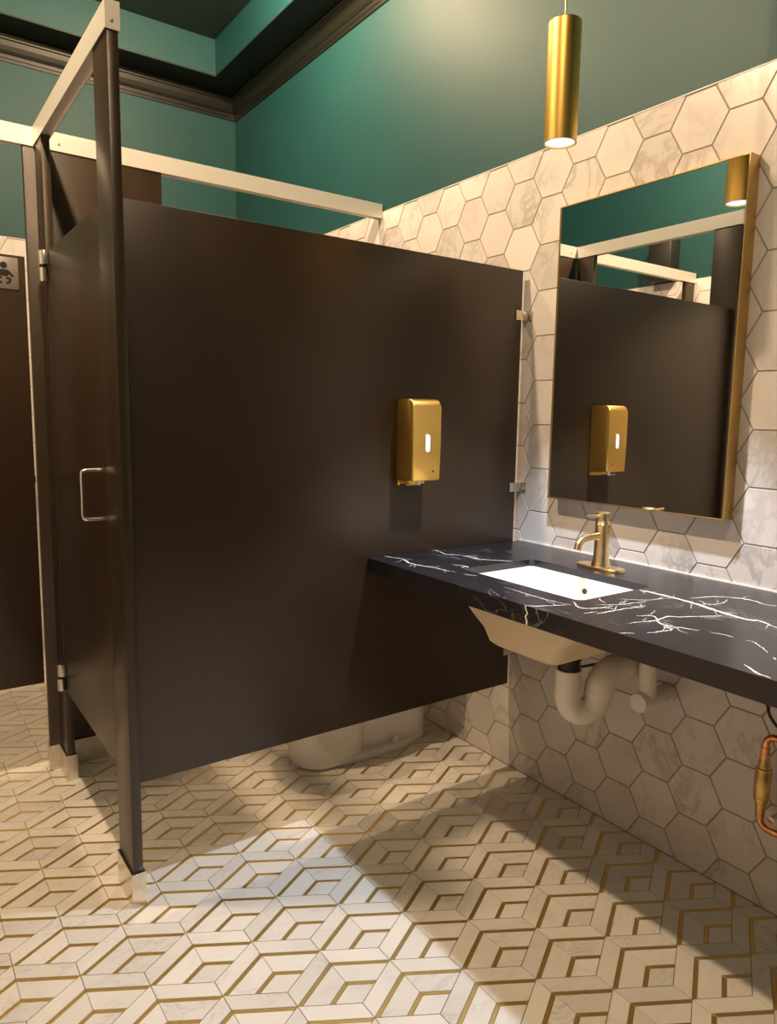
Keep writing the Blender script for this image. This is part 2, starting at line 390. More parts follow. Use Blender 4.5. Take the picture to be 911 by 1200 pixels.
# ------------------------------------------------------------------ hexagon wall tile
PH = 0.1487; SD = PH/math.sqrt(3); PC = 1.5*SD
HEXP = [(SD*math.cos(R(60*k)), SD*math.sin(R(60*k))) for k in range(6)]
HEXI = inset(HEXP, 0.0019)
def hex_wall(wall, lo, hi, put, c0, parts):
    """put(u, z, h): u along the wall, h proud of the bed"""
    V, Fs = tile_geo(HEXI, 0.0, 0.0075, 0.0008, lambda u, v, h: put(u, v, h, True))
    shared = geo_mesh('hex_tile', V, Fs, M['wtile'])
    cells = []
    for k in range(int((lo-c0)/PC)-2, int((hi-c0)/PC)+3):
        cu = c0+PC*k
        for n in range(-2, 17):
            cz = 0.147+PH*(n+0.5) - (PH/2 if k % 2 else 0)
            if cz-PH/2 > TILE_Z or cz+PH/2 < 0 or cu-SD > hi or cu+SD < lo: continue
            P = put(cu, cz, 0.0075, False); q = project(P); vis = False
            if parts and q and -40 < q[0] < 951 and -40 < q[1] < 1240:
                vis = not (P[1] > .06 and q[0] < 560 and 300 < q[1] < 780)
            cells.append((q[2] if vis else 99, cu, cz))
    cells.sort(); cnt = 0; RV, RF = [], []
    for dist, cu, cz in cells:
        poly = [(cu+u, cz+v) for u, v in HEXI]
        inside = all(lo <= u <= hi and 0.001 <= v <= TILE_Z for u, v in poly)
        if not inside:
            for axis, val, less in ((0, hi-.001, True), (0, lo+.001, False), (1, TILE_Z-.0005, True), (1, .0015, False)):
                poly = clip(poly, axis, val, less)
                if len(poly) < 3: break
            if len(poly) < 3 or abs(area(poly)) < 2e-5: continue
        if dist < 90 and cnt < 300:
            cnt += 1
            if inside:
                o = bpy.data.objects.new('hex_tile', shared); o.location = put(cu, cz, 0, False)
            else:
                V, Fs = tile_geo(poly, 0, .0075, .0008, lambda u, v, h: put(u, v, h, False))
                o = bpy.data.objects.new('hex_tile', geo_mesh('hex_tile', V, Fs, M['wtile']))
            link(o, wall)
        else:
            V, Fs = tile_geo(poly, 0, .0075, .0008, lambda u, v, h: put(u, v, h, False))
            b0 = len(RV); RV.extend(V); RF.extend([tuple(b0+k for k in f) for f in Fs])
    o = bpy.data.objects.new('hex_tile_field', geo_mesh('hex_tile_field', RV, RF, M['wtile'])); link(o, wall); o['kind'] = 'stuff'
def put_r(u, z, h, local): return (-h, u, z) if local else (XR+.0075-h, u, z)
def put_l(u, z, h, local): return (h, u, z) if local else (XL-.0075+h, u, z)
def put_b(u, z, h, local): return (u, -h, z) if local else (u, YB+.0075-h, z)
hex_wall(wall_r, YF, YB, put_r, -0.7300, True)
hex_wall(wall_l, YF, YB, put_l, -0.7300, False)
hex_wall(wall_b, XL, XR, put_b, -0.30, False)
B('grout_bed', M['grout'], wall_r, XR+.002, XR+BED+.001, YF, YB+BED, -.01, TILE_Z)
B('grout_bed', M['grout'], wall_l, XL-BED-.001, XL-.002, YF, YB+BED, -.01, TILE_Z)
B('grout_bed', M['grout'], wall_b, XL-.002, XR+.002, YB+.002, YB+BED+.001, -.01, TILE_Z)
B('edge_trim', M['caulk'], wall_r, XR-.0012, XR+BED+.001, YF, YB, TILE_Z, TILE_Z+.0025)
B('edge_trim', M['caulk'], wall_l, XL-BED-.001, XL+.0012, YF, YB, TILE_Z, TILE_Z+.0025)
B('edge_trim', M['caulk'], wall_b, XL+.0012, XR-.0012, YB-.0012, YB+BED+.001, TILE_Z, TILE_Z+.0025)

# ================================================================== ceiling lamps
def ring(bm, c, r0, r1, z0, z1, n=32):
    x, y = c
    pr = [(r0, z1), (r0, z0+.002), (r0+.002, z0), (r1-.002, z0), (r1, z0+.002), (r1, z1)]
    rr = [[bm.verts.new((x+r*math.cos(2*math.pi*k/n), y+r*math.sin(2*math.pi*k/n), z)) for r, z in pr] for k in range(n)]
    for k in range(n):
        a, b = rr[k], rr[(k+1) % n]
        for i in range(len(pr)): bm.faces.new((a[i], a[(i+1) % len(pr)], b[(i+1) % len(pr)], b[i]))
def disc(bm, c, r, z, n=32, th=.002):
    tube(bm, [(c[0], c[1], z+th), (c[0], c[1], z)], r, n)
def spot(name, loc, watts, col, size, blend, rad, parent):
    d = bpy.data.lights.new(name, 'SPOT'); d.energy = watts; d.color = col; d.spot_size = R(size); d.spot_blend = blend; d.shadow_soft_size = rad
    o = bpy.data.objects.new(name, d); link(o, parent)
    o.location = Vector(loc) - parent.location
    return o
names_dl = ['round dome ceiling lamp over the open floor outside the stall door', 'round dome ceiling lamp over the stall at the end wall', 'added round dome fill lamp over the floor before the vanity']
for (x, y, wt), lab in zip(DOWNLIGHTS, names_dl):
    e = empty('dome_lamp', (x, y, TRAY), lab, 'ceiling lamp', 'dome ceiling lamps')
    bm = bmesh.new(); ring(bm, (x, y), .062, .085, TRAY-.016, TRAY+.0005); mesh_obj('trim_ring', bm, M['trimw'], e, 40)
    bm = bmesh.new(); loft(bm, [[(x+r*math.cos(2*math.pi*k/32), y+r*math.sin(2*math.pi*k/32), z) for k in range(32)] for r, z in ((.062, TRAY-.004), (.062, TRAY-.018), (.056, TRAY-.030), (.040, TRAY-.040), (.015, TRAY-.045))])
    mesh_obj('dome_lens', bm, M['lampw'], e, 60)
    d = bpy.data.lights.new('lamp_light', 'POINT'); d.energy = wt; d.color = WARM; d.shadow_soft_size = .04
    o = bpy.data.objects.new('lamp_light', d); link(o, e); o.location = (0, 0, -.095)

# ================================================================== pendant
px_, py_, pw_ = PENDANT
PZ0, PZ1, PR = 1.948, 2.222, 0.0395
pend = empty('pendant_lamp', (px_, py_, PZ0), 'slim gold cylinder pendant lamp hanging over the vanity', 'pendant lamp')
bm = bmesh.new()
prof = [(PR-.003, PZ0+.012), (PR-.003, PZ0), (PR, PZ0), (PR, PZ1-.003), (PR-.003, PZ1), (.006, PZ1), (.0055, PZ1+.012)]
loft(bm, [[(px_+r*math.cos(2*math.pi*k/40), py_+r*math.sin(2*math.pi*k/40), z) for k in range(40)] for r, z in prof], False, True)
shade = mesh_obj('shade', bm, M['gold'], pend, 35)
bm = bmesh.new(); disc(bm, (px_, py_), PR-.0032, PZ0+.004, 32); tag(mesh_obj('lens', bm, M['lampc'], shade), 'glowing white lens')
T('cord', M['goldf'], pend, [(px_, py_, PZ1+.01), (px_, py_, TRAY-.02)], .0022, 8)
bm = bmesh.new(); tube(bm, [(px_, py_, TRAY-.022), (px_, py_, TRAY-.018), (px_, py_, TRAY-.001)], [.02, .055, .058], 32); mesh_obj('canopy', bm, M['gold'], pend, 40)
spot('pendant_light', (px_, py_, PZ0-.004), pw_, COOL, 80, 0.45, .022, pend)

# ================================================================== toilet stalls
PT, PB_, HZ0, HZ1 = 1.778, 0.327, 2.137, 2.1916
WX = -1.350; WO = WX-.026                        # inner and outer face of the stall front
Y1 = 0.8916
def shoe(parent, x0, x1, y0, y1, h=.092):
    bm = bmesh.new(); t = .004; g = .0012
    x0 -= g; x1 += g; y0 -= g; y1 += g
    box(bm, x0-t, x0, y0-t, y1+t, .0005, h); box(bm, x1, x1+t, y0-t, y1+t, .0005, h)
    box(bm, x0, x1, y0-t, y0, .0005, h); box(bm, x0, x1, y1, y1+t, .0005, h)
    return mesh_obj('shoe', bm, M['steel'], parent)
def pilaster(x0, x1, y0, y1, label):
    e = empty('pilaster', ((x0+x1)/2, (y0+y1)/2, 0), label, 'partition post', 'dark stall posts')
    B('post', M['panel'], e, x0, x1, y0, y1, .0005, HZ0+.002, bevel=.0025)
    shoe(e, x0, x1, y0, y1); return e
pil1 = pilaster(WO, WX, -.016, .112, 'narrow dark post with steel shoe at the corner of the big partition')
pil2 = pilaster(WO, WX, .776, .884, 'narrow dark post carrying the hinges of the stall door')
pil3 = pilaster(-1.41, -.96, Y1+.002, Y1+.027, 'wide dark post between the two stalls, under both rails')
pil4 = pilaster(XL+.006, -2.352, Y1+.002, Y1+.027, 'narrow dark post against the tiled wall opposite the mirror')
def rail(x0, x1, y0, y1, axis, label):
    e = empty('header_rail', ((x0+x1)/2, (y0+y1)/2, HZ0), label, 'rail', 'silver rails over the stalls')
    bm = bmesh.new(); t = .0022
    # inverted channel, with a rounded anti-grip ridge along the top
    if axis == 'y':
        box(bm, x0, x0+t, y0, y1, HZ0-.004, HZ1); box(bm, x1-t, x1, y0, y1, HZ0-.004, HZ1); box(bm, x0+t, x1-t, y0, y1, HZ0+.004, HZ1)
    else:
        box(bm, x0, x1, y0, y0+t, HZ0-.004, HZ1); box(bm, x0, x1, y1-t, y1, HZ0-.004, HZ1); box(bm, x0, x1, y0+t, y1-t, HZ0+.004, HZ1)
    mesh_obj('channel', bm, M['rail'], e)
    return e
r1 = rail(WO-.0035, WX+.0035, -.018, Y1-.003, 'y', 'silver rail over the stall door, its square end with one screw')
B('end_cap', M['rail'], r1, WO-.0035, WX+.0035, -.0205, -.018, HZ0-.006, HZ1)
T('screw', M['steel'], r1, [(-1.3655, -.0205, 2.148), (-1.3655, -.0225, 2.148), (-1.3655, -.0235, 2.148)], [.0042, .0040, .0025], 12)
r2 = rail(XL+.002, XR-.001, Y1-.0015, Y1+.0305, 'x', 'long silver rail crossing from wall to wall between the two stalls')
T('screw', M['steel'], r2, [(-1.30, Y1-.0015, 2.156), (-1.30, Y1-.004, 2.156)], [.0042, .003], 12)
def bracket(parent, x0, x1, y0, y1, z, h=.032):
    bm = bmesh.new(); box(bm, x0, x1, y0, y1, z-h/2, z+h/2, bevel=.002); o = mesh_obj('wall_bracket', bm, M['steel'], parent, 40)
    return o
# the big panel beside the vanity
p1 = empty('partition_panel', (-.69, .0127, PB_), 'large dark brown stall partition with the gold soap dispenser on it', 'partition', 'dark stall partitions')
B('panel', M['panel'], p1, WX+.001, -.029, 0, .0254, PB_, PT, bevel=.0022)
for z in (1.630, 1.044, .452):
    bm = bmesh.new(); box(bm, -.058, -.0005, -.0035, 0, z-.016, z+.016, bevel=.001); box(bm, -.004, -.0005, -.024, -.0035, z-.016, z+.016, bevel=.001)
    box(bm, -.029, -.0005, .0, .0254, z-.013, z+.013, bevel=.001)
    tube(bm, [(-.045, -.0035, z), (-.045, -.0058, z)], .005, 10)
    mesh_obj('wall_bracket', bm, M['steel'], p1, 40)
p2 = empty('partition_panel', (-.5, Y1+.0145, PB_), 'dark partition between the two stalls, under the long rail', 'partition', 'dark stall partitions')
B('panel', M['panel'], p2, -.958, -.026, Y1+.002, Y1+.0274, PB_, PT, bevel=.0022)
for z in (1.630, 1.044, .452):
    bm = bmesh.new(); box(bm, -.058, -.0005, Y1-.0015, Y1+.002, z-.016, z+.016, bevel=.001); box(bm, -.026, -.0005, Y1+.002, Y1+.027, z-.013, z+.013, bevel=.001)
    mesh_obj('wall_bracket', bm, M['steel'], p2, 40)
# stall door
DZ0, DZ1 = 0.334, 1.782
d1 = empty('stall_door', (-1.3635, .445, DZ0), 'closed dark stall door with a looped steel pull handle', 'stall door', 'dark stall doors')
B('leaf', M['panel'], d1, WO+.001, WX-.001, .116, .766, DZ0, DZ1, bevel=.0022)
def hinge(parent, x, y, z0, z1):
    """two knuckles with a dark gap, one leaf on the post and one on the door"""
    e = None; bm = bmesh.new(); zm = (z0+z1)/2
    tube(bm, [(x, y, zm+.005), (x, y, z1)], .0125, 14)
    box(bm, x-.002, x+.0118, y-.018, y-.0, zm+.005, z1, bevel=.001)
    o = mesh_obj('hinge', bm, M['steel'], parent, 40)
    bm = bmesh.new(); tube(bm, [(x, y, z0), (x, y, zm-.005)], .0125, 14); box(bm, x-.002, x+.0118, y, y+.0115, z0, zm-.005, bevel=.001)
    mesh_obj('hinge_knuckle', bm, M['steel'], o, 40)
    bm = bmesh.new(); tube(bm, [(x, y, zm-.005), (x, y, zm+.005)], .008, 12); mesh_obj('hinge_pin', bm, M['blk'], o, 40)
hinge(d1, WO-.0125, .757, 1.688, 1.782); hinge(d1, WO-.0125, .757, .340, .432)
yh, xh = .172, -1.424
T('pull_handle', M['chrome'], d1, smooth_path([(WO, yh, 1.131), (WO-.030, yh, 1.131), (xh+.006, yh, 1.129), (xh, yh, 1.121), (xh, yh, 1.06), (xh, yh, 1.012), (xh+.006, yh, 1.004), (WO-.030, yh, 1.002), (WO, yh, 1.002)], 4), .0047, 12)
# accessible stall door with its sign
d2 = empty('stall_door', (-1.885, Y1+.0145, DZ0), 'dark stall door with a small grey baby sign near its top', 'stall door', 'dark stall doors')
B('leaf', M['panel'], d2, -2.342, -1.4185, Y1+.003, Y1+.0264, DZ0-.006, 1.783, bevel=.0022)
bm = bmesh.new(); box(bm, -1.440, -1.4125, Y1+.0264, Y1+.036, 1.035, 1.06, bevel=.001); mesh_obj('strike_keeper', bm, M['dark'], d2, 40)
for z0, z1 in ((1.688, 1.782), (.340, .432)):
    bm = bmesh.new(); tube(bm, [(-2.335, Y1-.012, z0), (-2.335, Y1-.012, z1)], .0125, 14); box(bm, -2.3415, -2.325, Y1-.012, Y1+.003, z0, z1, bevel=.001); mesh_obj('hinge', bm, M['steel'], d2, 40)
T('pull_handle', M['chrome'], d2, smooth_path([(-1.56, Y1+.003, 1.131), (-1.56, Y1-.027, 1.131), (-1.56, Y1-.042, 1.129), (-1.56, Y1-.048, 1.121), (-1.56, Y1-.048, 1.012), (-1.56, Y1-.042, 1.004), (-1.56, Y1-.027, 1.002), (-1.56, Y1+.003, 1.002)], 4), .0047, 12)
# sign: grey plate with a seated baby
sg = empty('baby_sign', (-1.486, Y1+.002, 1.675), 'square grey baby changing sign with a black seated baby on stall door', 'sign')
sy = Y1+.0025
B('plate', M['sign'], sg, -1.540, -1.4395, sy-.002, sy, 1.674, 1.7745, bevel=.0008)
def flat(bm, poly, y0, y1): loft(bm, [[(x, y0, z) for x, z in poly], [(x, y1, z) for x, z in poly]])
bm = bmesh.new(); cx, cz = -1.4825, 1.722
flat(bm, [(cx+.0105*math.cos(R(a)), cz+.026+.0105*math.sin(R(a))) for a in range(0, 360, 15)], sy-.0026, sy-.002); mesh_obj('head_mark', bm, M['ink'], sg)
bm = bmesh.new()
flat(bm, [(cx-.030, cz-.006), (cx-.026, cz-.010), (cx-.013, cz-.001), (cx-.011, cz-.008), (cx+.011, cz-.008), (cx+.013, cz-.001), (cx+.026, cz-.010), (cx+.030, cz-.006), (cx+.016, cz+.010), (cx+.008, cz+.013), (cx-.008, cz+.013), (cx-.016, cz+.010)], sy-.0026, sy-.002); mesh_obj('body_mark', bm, M['ink'], sg)
for s in (-1, 1):
    bm = bmesh.new(); tube(bm, smooth_path([(cx+s*.006, sy-.0022, cz-.013), (cx+s*.017, sy-.0022, cz-.016), (cx+s*.016, sy-.0022, cz-.025), (cx+s*.006, sy-.0022, cz-.030)], 5), .0042, 8)
    for v in bm.verts: v.co.y = sy-.0026 if v.co.y < sy-.0022 else sy-.002
    mesh_obj('leg_mark', bm, M['ink'], sg)

# ================================================================== soap dispenser
sd = empty('soap_dispenser', (-.4945, 0, 1.073), 'gold wall soap dispenser with a small oval window on dark partition', 'soap dispenser')
x0, x1 = -.5475, -.4415
B('back_plate', M['goldx'], sd, x0+.001, x1-.001, -.012, -.0005, 1.073, 1.333, bevel=.002)
prof = [(-.010, 1.084)]
prof += [(-.010, 1.336)] + [(-.064-.022*math.sin(R(a)), 1.314+.022*math.cos(R(a))) for a in range(0, 91, 15)] + [(-.087, 1.200), (-.0875, 1.094), (-.085, 1.0905), (-.055, 1.0895)]
bm = bmesh.new(); loft(bm, [[(x, y, z) for y, z in prof] for x in (x0, x1)])
edges = [e for e in bm.edges if abs(abs(e.verts[0].co.x-e.verts[1].co.x)) < 1e-6 and min(e.verts[0].co.y, e.verts[1].co.y) < -.02]
bmesh.ops.bevel(bm, geom=edges, offset=.0055, segments=3, affect='EDGES', profile=.5)
cov = mesh_obj('cover', bm, M['goldx'], sd, 50)
def capsule(cx, cz, hw, hh, n=10):
    return [(cx+hw*math.cos(R(180*k/n)), cz+hh-hw+hw*math.sin(R(180*k/n))) for k in range(n+1)] + [(cx+hw*math.cos(R(180+180*k/n)), cz-hh+hw+hw*math.sin(R(180+180*k/n))) for k in range(n+1)]
bm = bmesh.new(); flat(bm, capsule(-.4925, 1.204, .0115, .030), -.0880, -.086); rim = mesh_obj('window_rim', bm, M['goldf'], cov)
bm = bmesh.new(); flat(bm, capsule(-.4925, 1.204, .0088, .0268), -.0884, -.0878); tag(mesh_obj('window', bm, M['white'], cov), 'white oval level window')
T('nozzle', M['white'], sd, [(-.497, -.052, 1.094), (-.497, -.052, 1.079), (-.497, -.052, 1.074)], [.007, .006, .0045], 12)
B('drip_edge', M['chrome'], sd, x0+.006, -.500, -.050, -.012, 1.0745, 1.0775)
T('sensor_dot', M['dark'], cov, [(-.470, -.0875, 1.118), (-.470, -.0885, 1.118)], .003, 10)

# ================================================================== mirror
MY0, MY1, MZ0, MZ1, MD = -.7793, -.1672, 1.0246, 1.9429, .0456
mr_ = empty('wall_mirror', (0, (MY0+MY1)/2, MZ0), 'tall rectangular mirror in a deep gold frame on the tiled wall', 'mirror')
fw = .0030
bm = bmesh.new(); box(bm, -MD, -.0003, MY0, MY0+fw, MZ0, MZ1); mesh_obj('frame_side', bm, M['goldm'], mr_)
bm = bmesh.new(); box(bm, -MD, -.0003, MY1-fw, MY1, MZ0, MZ1); mesh_obj('frame_side', bm, M['goldm'], mr_)
bm = bmesh.new(); box(bm, -MD, -.0003, MY0+fw, MY1-fw, MZ1-fw, MZ1); mesh_obj('frame_top', bm, M['goldm'], mr_)
bm = bmesh.new(); box(bm, -MD, -.0003, MY0+fw, MY1-fw, MZ0, MZ0+fw); mesh_obj('frame_bottom', bm, M['goldm'], mr_)
B('mirror_glass', M['mirror'], mr_, -MD+.0025, -MD+.0075, MY0+fw, MY1-fw, MZ0+fw, MZ1-fw)
B('backing', M['dark'], mr_, -MD+.0080, -.004, MY0+fw, MY1-fw, MZ0+fw, MZ1-fw)

# ================================================================== vanity counter
ZC, CT, CD, CY0 = .853, .0455, .6463, -1.52
ST = .0200                                              # slab; the front is built up by an apron
SX0, SX1, SY0, SY1 = -.503, -.219, -.700, -.274         # sink cut-out
cn = empty('vanity_counter', (-.32, -.76, ZC-CT), 'black veined stone vanity counter against the tiled wall', 'counter')
def slab_ring():
    bm = bmesh.new(); g = .0005
    o = [(-CD, CY0), (-g, CY0), (-g, -.0045), (-CD, -.0045)]
    hole = [(p[0], p[1]) for p in rrect((SX0+SX1)/2, (SY0+SY1)/2, (SX1-SX0)/2, (SY1-SY0)/2, .018, 0, 5)]
    for z in (ZC, ZC-ST):
        ov = [bm.verts.new((x, y, z)) for x, y in o]; hv = [bm.verts.new((x, y, z)) for x, y in hole]
        ed = [bm.edges.new((ov[i], ov[(i+1) % 4])) for i in range(4)] + [bm.edges.new((hv[i], hv[(i+1) % len(hv)])) for i in range(len(hv))]
        bmesh.ops.triangle_fill(bm, use_beauty=True, use_dissolve=False, edges=ed)
    bm.verts.ensure_lookup_table()
    n = len(hole); k = 4+n
    for i in range(4): bm.faces.new((bm.verts[i], bm.verts[(i+1) % 4], bm.verts[k+(i+1) % 4], bm.verts[k+i]))
    for i in range(n): bm.faces.new((bm.verts[4+i], bm.verts[4+(i+1) % n], bm.verts[k+4+(i+1) % n], bm.verts[k+4+i]))
    return bm
mesh_obj('slab', slab_ring(), M['stone'], cn)
B('front_apron', M['stone'], cn, -CD, -CD+.030, CY0, -.0045, ZC-CT, ZC-ST+.0001)
VEINS = [
[(-0.282, -0.692), (-0.28, -0.743), (-0.279, -0.809), (-0.289, -0.878), (-0.308, -0.947), (-0.314, -1.006), (-0.303, -1.031), (-0.324, -1.076)] ,
[(-0.249, -0.827), (-0.179, -0.852), (-0.143, -0.892), (-0.136, -0.928), (-0.149, -0.964), (-0.134, -0.979)] ,
[(-0.409, -0.734), (-0.362, -0.778), (-0.312, -0.793), (-0.274, -0.805)] ,
[(-0.496, -0.746), (-0.456, -0.77), (-0.4, -0.784), (-0.358, -0.787)] ,
[(-0.56, -0.797), (-0.523, -0.8), (-0.477, -0.803), (-0.403, -0.813)] ,
[(-0.569, -0.883), (-0.52, -0.896), (-0.494, -0.903), (-0.443, -0.898), (-0.424, -0.914), (-0.39, -0.931), (-0.36, -0.946), (-0.328, -0.96)] ,
[(-0.497, -0.855), (-0.47, -0.881), (-0.504, -0.915), (-0.509, -0.946), (-0.498, -0.967), (-0.484, -0.999)] ,
[(-0.475, -1.015), (-0.468, -1.041), (-0.468, -1.062)] ,
[(-0.641, -0.917), (-0.616, -0.937)] ,
[(-0.592, -0.947), (-0.555, -0.959), (-0.525, -0.962), (-0.517, -0.938)] ,
[(-0.609, -1.162), (-0.631, -1.193), (-0.638, -1.226)] ,
[(-0.467, -1.085), (-0.465, -1.104), (-0.507, -1.153)] ,
[(-0.527, -1.171), (-0.532, -1.181)] ,
[(-0.25, -0.854), (-0.269, -0.886), (-0.218, -0.895), (-0.182, -0.884)] ,
[(-0.373, -0.115), (-0.368, -0.168), (-0.356, -0.202), (-0.323, -0.239), (-0.302, -0.27), (-0.329, -0.308), (-0.367, -0.337)] ,
[(-0.487, -0.248), (-0.49, -0.296)] ,
[(-0.559, -0.504), (-0.563, -0.591), (-0.562, -0.651), (-0.559, -0.687)] ,
[(-0.655, -0.66), (-0.614, -0.686), (-0.557, -0.71)] ,
[(-0.522, -0.698), (-0.554, -0.744), (-0.513, -0.769), (-0.473, -0.773)] ,
[(-0.446, -0.71), (-0.466, -0.744)] ,
[(-0.581, -0.779), (-0.55, -0.788)] ,
[(-0.591, 0.006), (-0.579, -0.034), (-0.565, -0.069), (-0.584, -0.132), (-0.576, -0.18), (-0.561, -0.23), (-0.549, -0.296)] ,
[(-0.402, 0.024), (-0.387, -0.015), (-0.4, -0.077), (-0.378, -0.101), (-0.361, -0.14), (-0.353, -0.173)] ,
[(-0.49, -0.213), (-0.47, -0.25), (-0.491, -0.326)] ,
[(-0.548, -0.333), (-0.527, -0.366)] ,
]
WID = [(.0060, .0130), (.0028, .006), (.002, .003), (.002, .003), (.0022, .004), (.003, .005), (.003, .005), (.0025, .003), (.002, .003), (.003, .004), (.004, .006), (.002, .003), (.003, .004), (.002, .003),
       (.003, .005), (.002, .004), (.002, .003), (.003, .004), (.0025, .004), (.002, .003), (.0025, .003), (.004, .006), (.004, .006), (.003, .005), (.002, .003)]
rv = random.Random(3)
def clipc(p): return Vector((min(-.003, max(-CD+.0008, p[0])), min(-.006, max(CY0+.002, p[1])), 0))
def ribbon(bm, pts, w0, w1, z, depth=0):
    P = smooth_path([(x, y, 0) for x, y in pts], 7)
    P = [clipc((p.x+rv.uniform(-1, 1)*.0022, p.y+rv.uniform(-1, 1)*.0022)) for p in P]
    n = len(P); prev = None
    for i, p in enumerate(P):
        t = (P[min(n-1, i+1)]-P[max(0, i-1)])
        if t.length < 1e-6: continue
        t.normalize(); nn = Vector((-t.y, t.x, 0))
        f = math.sin(math.pi*min(1, max(0, (i+.3)/(n-.4))))**.6
        ww = (w0*.35+(w1-w0*.35)*f)*rv.uniform(.45, 1.0)*.5
        a = p+nn*ww; b = p-nn*ww
        def ok(q): return Vector((min(-.0008, max(-CD+.0002, q.x)), min(-.005, q.y), z))
        cur = (bm.verts.new(ok(a)), bm.verts.new(ok(b)))
        inhole = SX0-.003 < p.x < SX1+.003 and SY0-.003 < p.y < SY1+.003
        if prev is not None and not inhole and not ph: bm.faces.new((prev[0], cur[0], cur[1], prev[1]))
        prev = cur; ph = inhole
    if depth < 1 and len(pts) > 3:                     # hair veins branching off
        for _ in range(int(len(P)/7)):
            k = rv.randrange(2, n-2); p = P[k]; t = (P[k+1]-P[k-1]).normalized(); a = rv.choice((-1, 1))*rv.uniform(.4, .9)
            c, s = math.cos(a), math.sin(a); dv = Vector((t.x*c-t.y*s, t.x*s+t.y*c, 0)); l = rv.uniform(.02, .06)
            q = [p, p+dv*l*.35+Vector((rv.uniform(-.004, .004), rv.uniform(-.004, .004), 0)), p+dv*l*.7, p+dv*l+Vector((rv.uniform(-.008, .008), rv.uniform(-.008, .008), 0))]
            ribbon(bm, [(v.x, v.y) for v in q], .0012, .0018, z, 1)
bm = bmesh.new()
for pts, (w0, w1) in zip(VEINS, WID): ribbon(bm, pts, w0*1.15, w1*1.2, ZC+.00012)
fr = [(-.661, ZC), (-.664, ZC-.010), (-.669, ZC-.017), (-.663, ZC-.026), (-.668, ZC-.036), (-.667, ZC-CT+.0005)]   # the vein that runs down the front edge
pv = None
for y, z in fr:
    cur = (bm.verts.new((-CD-.00012, y-.0022, z)), bm.verts.new((-CD-.00012, y+.0022, z)))
    if pv: bm.faces.new((pv[0], cur[0], cur[1], pv[1]))
    pv = cur
o = mesh_obj('white_vein', bm, M['vein'], cn); o['kind'] = 'stuff'; o['label'] = 'branching white veins in the stone'
B('caulk_line', M['caulk'], cn, -.0045, -.0004, CY0, -.0045, ZC+.0002, ZC+.004)

# ================================================================== undermount sink
sk = empty('sink_basin', ((SX0+SX1)/2, (SY0+SY1)/2, .64), 'white undermount sink set into the black counter', 'sink')
cx, cy = (SX0+SX1)/2, (SY0+SY1)/2; hx, hy = (SX1-SX0)/2, (SY1-SY0)/2; ZT = ZC-ST-.0008
inn = [(hx-.001, hy-.001, .018, ZT), (hx-.006, hy-.012, .022, ZT-.042), (hx-.012, hy-.045, .035, ZT-.085), (hx-.030, hy-.085, .045, ZT-.122), (hx-.055, hy-.115, .05, ZT-.138), (.02, .02, .0199, ZT-.146)]
bm = bmesh.new()
top = rrect(cx, cy, hx+.030, hy+.036, .03, ZT)
loft(bm, [top]+[rrect(cx, cy, a, b, r, z) for a, b, r, z in inn], False, True)
mesh_obj('bowl', bm, M['porc'], sk, 50)
out = [(hx+.030, hy+.036, .03, ZT), (hx+.030, hy+.036, .03, ZT-.016), (hx+.022, hy+.022, .03, ZT-.028), (hx+.006, hy-.026, .04, ZT-.092), (hx-.004, hy-.066, .045, ZT-.130), (hx-.014, hy-.082, .04, ZT-.166), (hx-.030, hy-.100, .03, ZT-.178), (.04, .04, .0399, ZT-.182)]
bm = bmesh.new(); loft(bm, [rrect(cx, cy, a, b, r, z) for a, b, r, z in out], False, True)
tag(mesh_obj('underside', bm, M['under'], sk, 35), 'unglazed tan underside')
T('drain', M['chrome'], sk, [(cx, cy, ZT-.1480), (cx, cy, ZT-.1445), (cx, cy, ZT-.143)], [.02, .026, .022], 20)
T('overflow_hole', M['dark'], sk, [(SX1-.0045, -.487, ZT-.036), (SX1-.0085, -.487, ZT-.036)], .008, 14)

# ================================================================== faucet
fx, fy = -.150, -.478
fc = empty('faucet', (fx, fy, ZC), 'gold single lever faucet on an oval plate behind the sink', 'faucet')
bm = bmesh.new()
ov = lambda s, z: [(fx+(.030*s)*math.cos(R(a))*(1 if True else 1), fy+math.copysign(.048, math.sin(R(a)))*(1 if abs(math.sin(R(a))) > 1e-6 else 0)+.030*s*math.sin(R(a)), z) for a in range(0, 360, 10)]
loft(bm, [ov(1, ZC+.0002), ov(1, ZC+.006), ov(.94, ZC+.0085)]); mesh_obj('deck_plate', bm, M['goldf'], fc, 40)
bm = bmesh.new()
tube(bm, [(fx, fy, z) for z in (ZC+.008, ZC+.016, ZC+.028, ZC+.055, ZC+.128, ZC+.130)], [.0285, .0265, .0232, .0212, .0212, .0200], 28)
tube(bm, [(fx, fy, z) for z in (ZC+.130, ZC+.132, ZC+.160, ZC+.1645, ZC+.166)], [.0200, .0212, .0212, .0195, .016], 28); mesh_obj('body', bm, M['goldf'], fc, 40)
T('spout', M['goldf'], fc, smooth_path([(fx, fy, ZC+.097), (fx-.05, fy, ZC+.097), (fx-.080, fy, ZC+.094), (fx-.098, fy, ZC+.083), (fx-.105, fy, ZC+.065)], 5), .0105, 16)
T('lever', M['goldf'], fc, [(fx-.018, fy, ZC+.155), (fx-.050, fy, ZC+.157), (fx-.076, fy, ZC+.1585)], [.0042, .0040, .0034], 12)

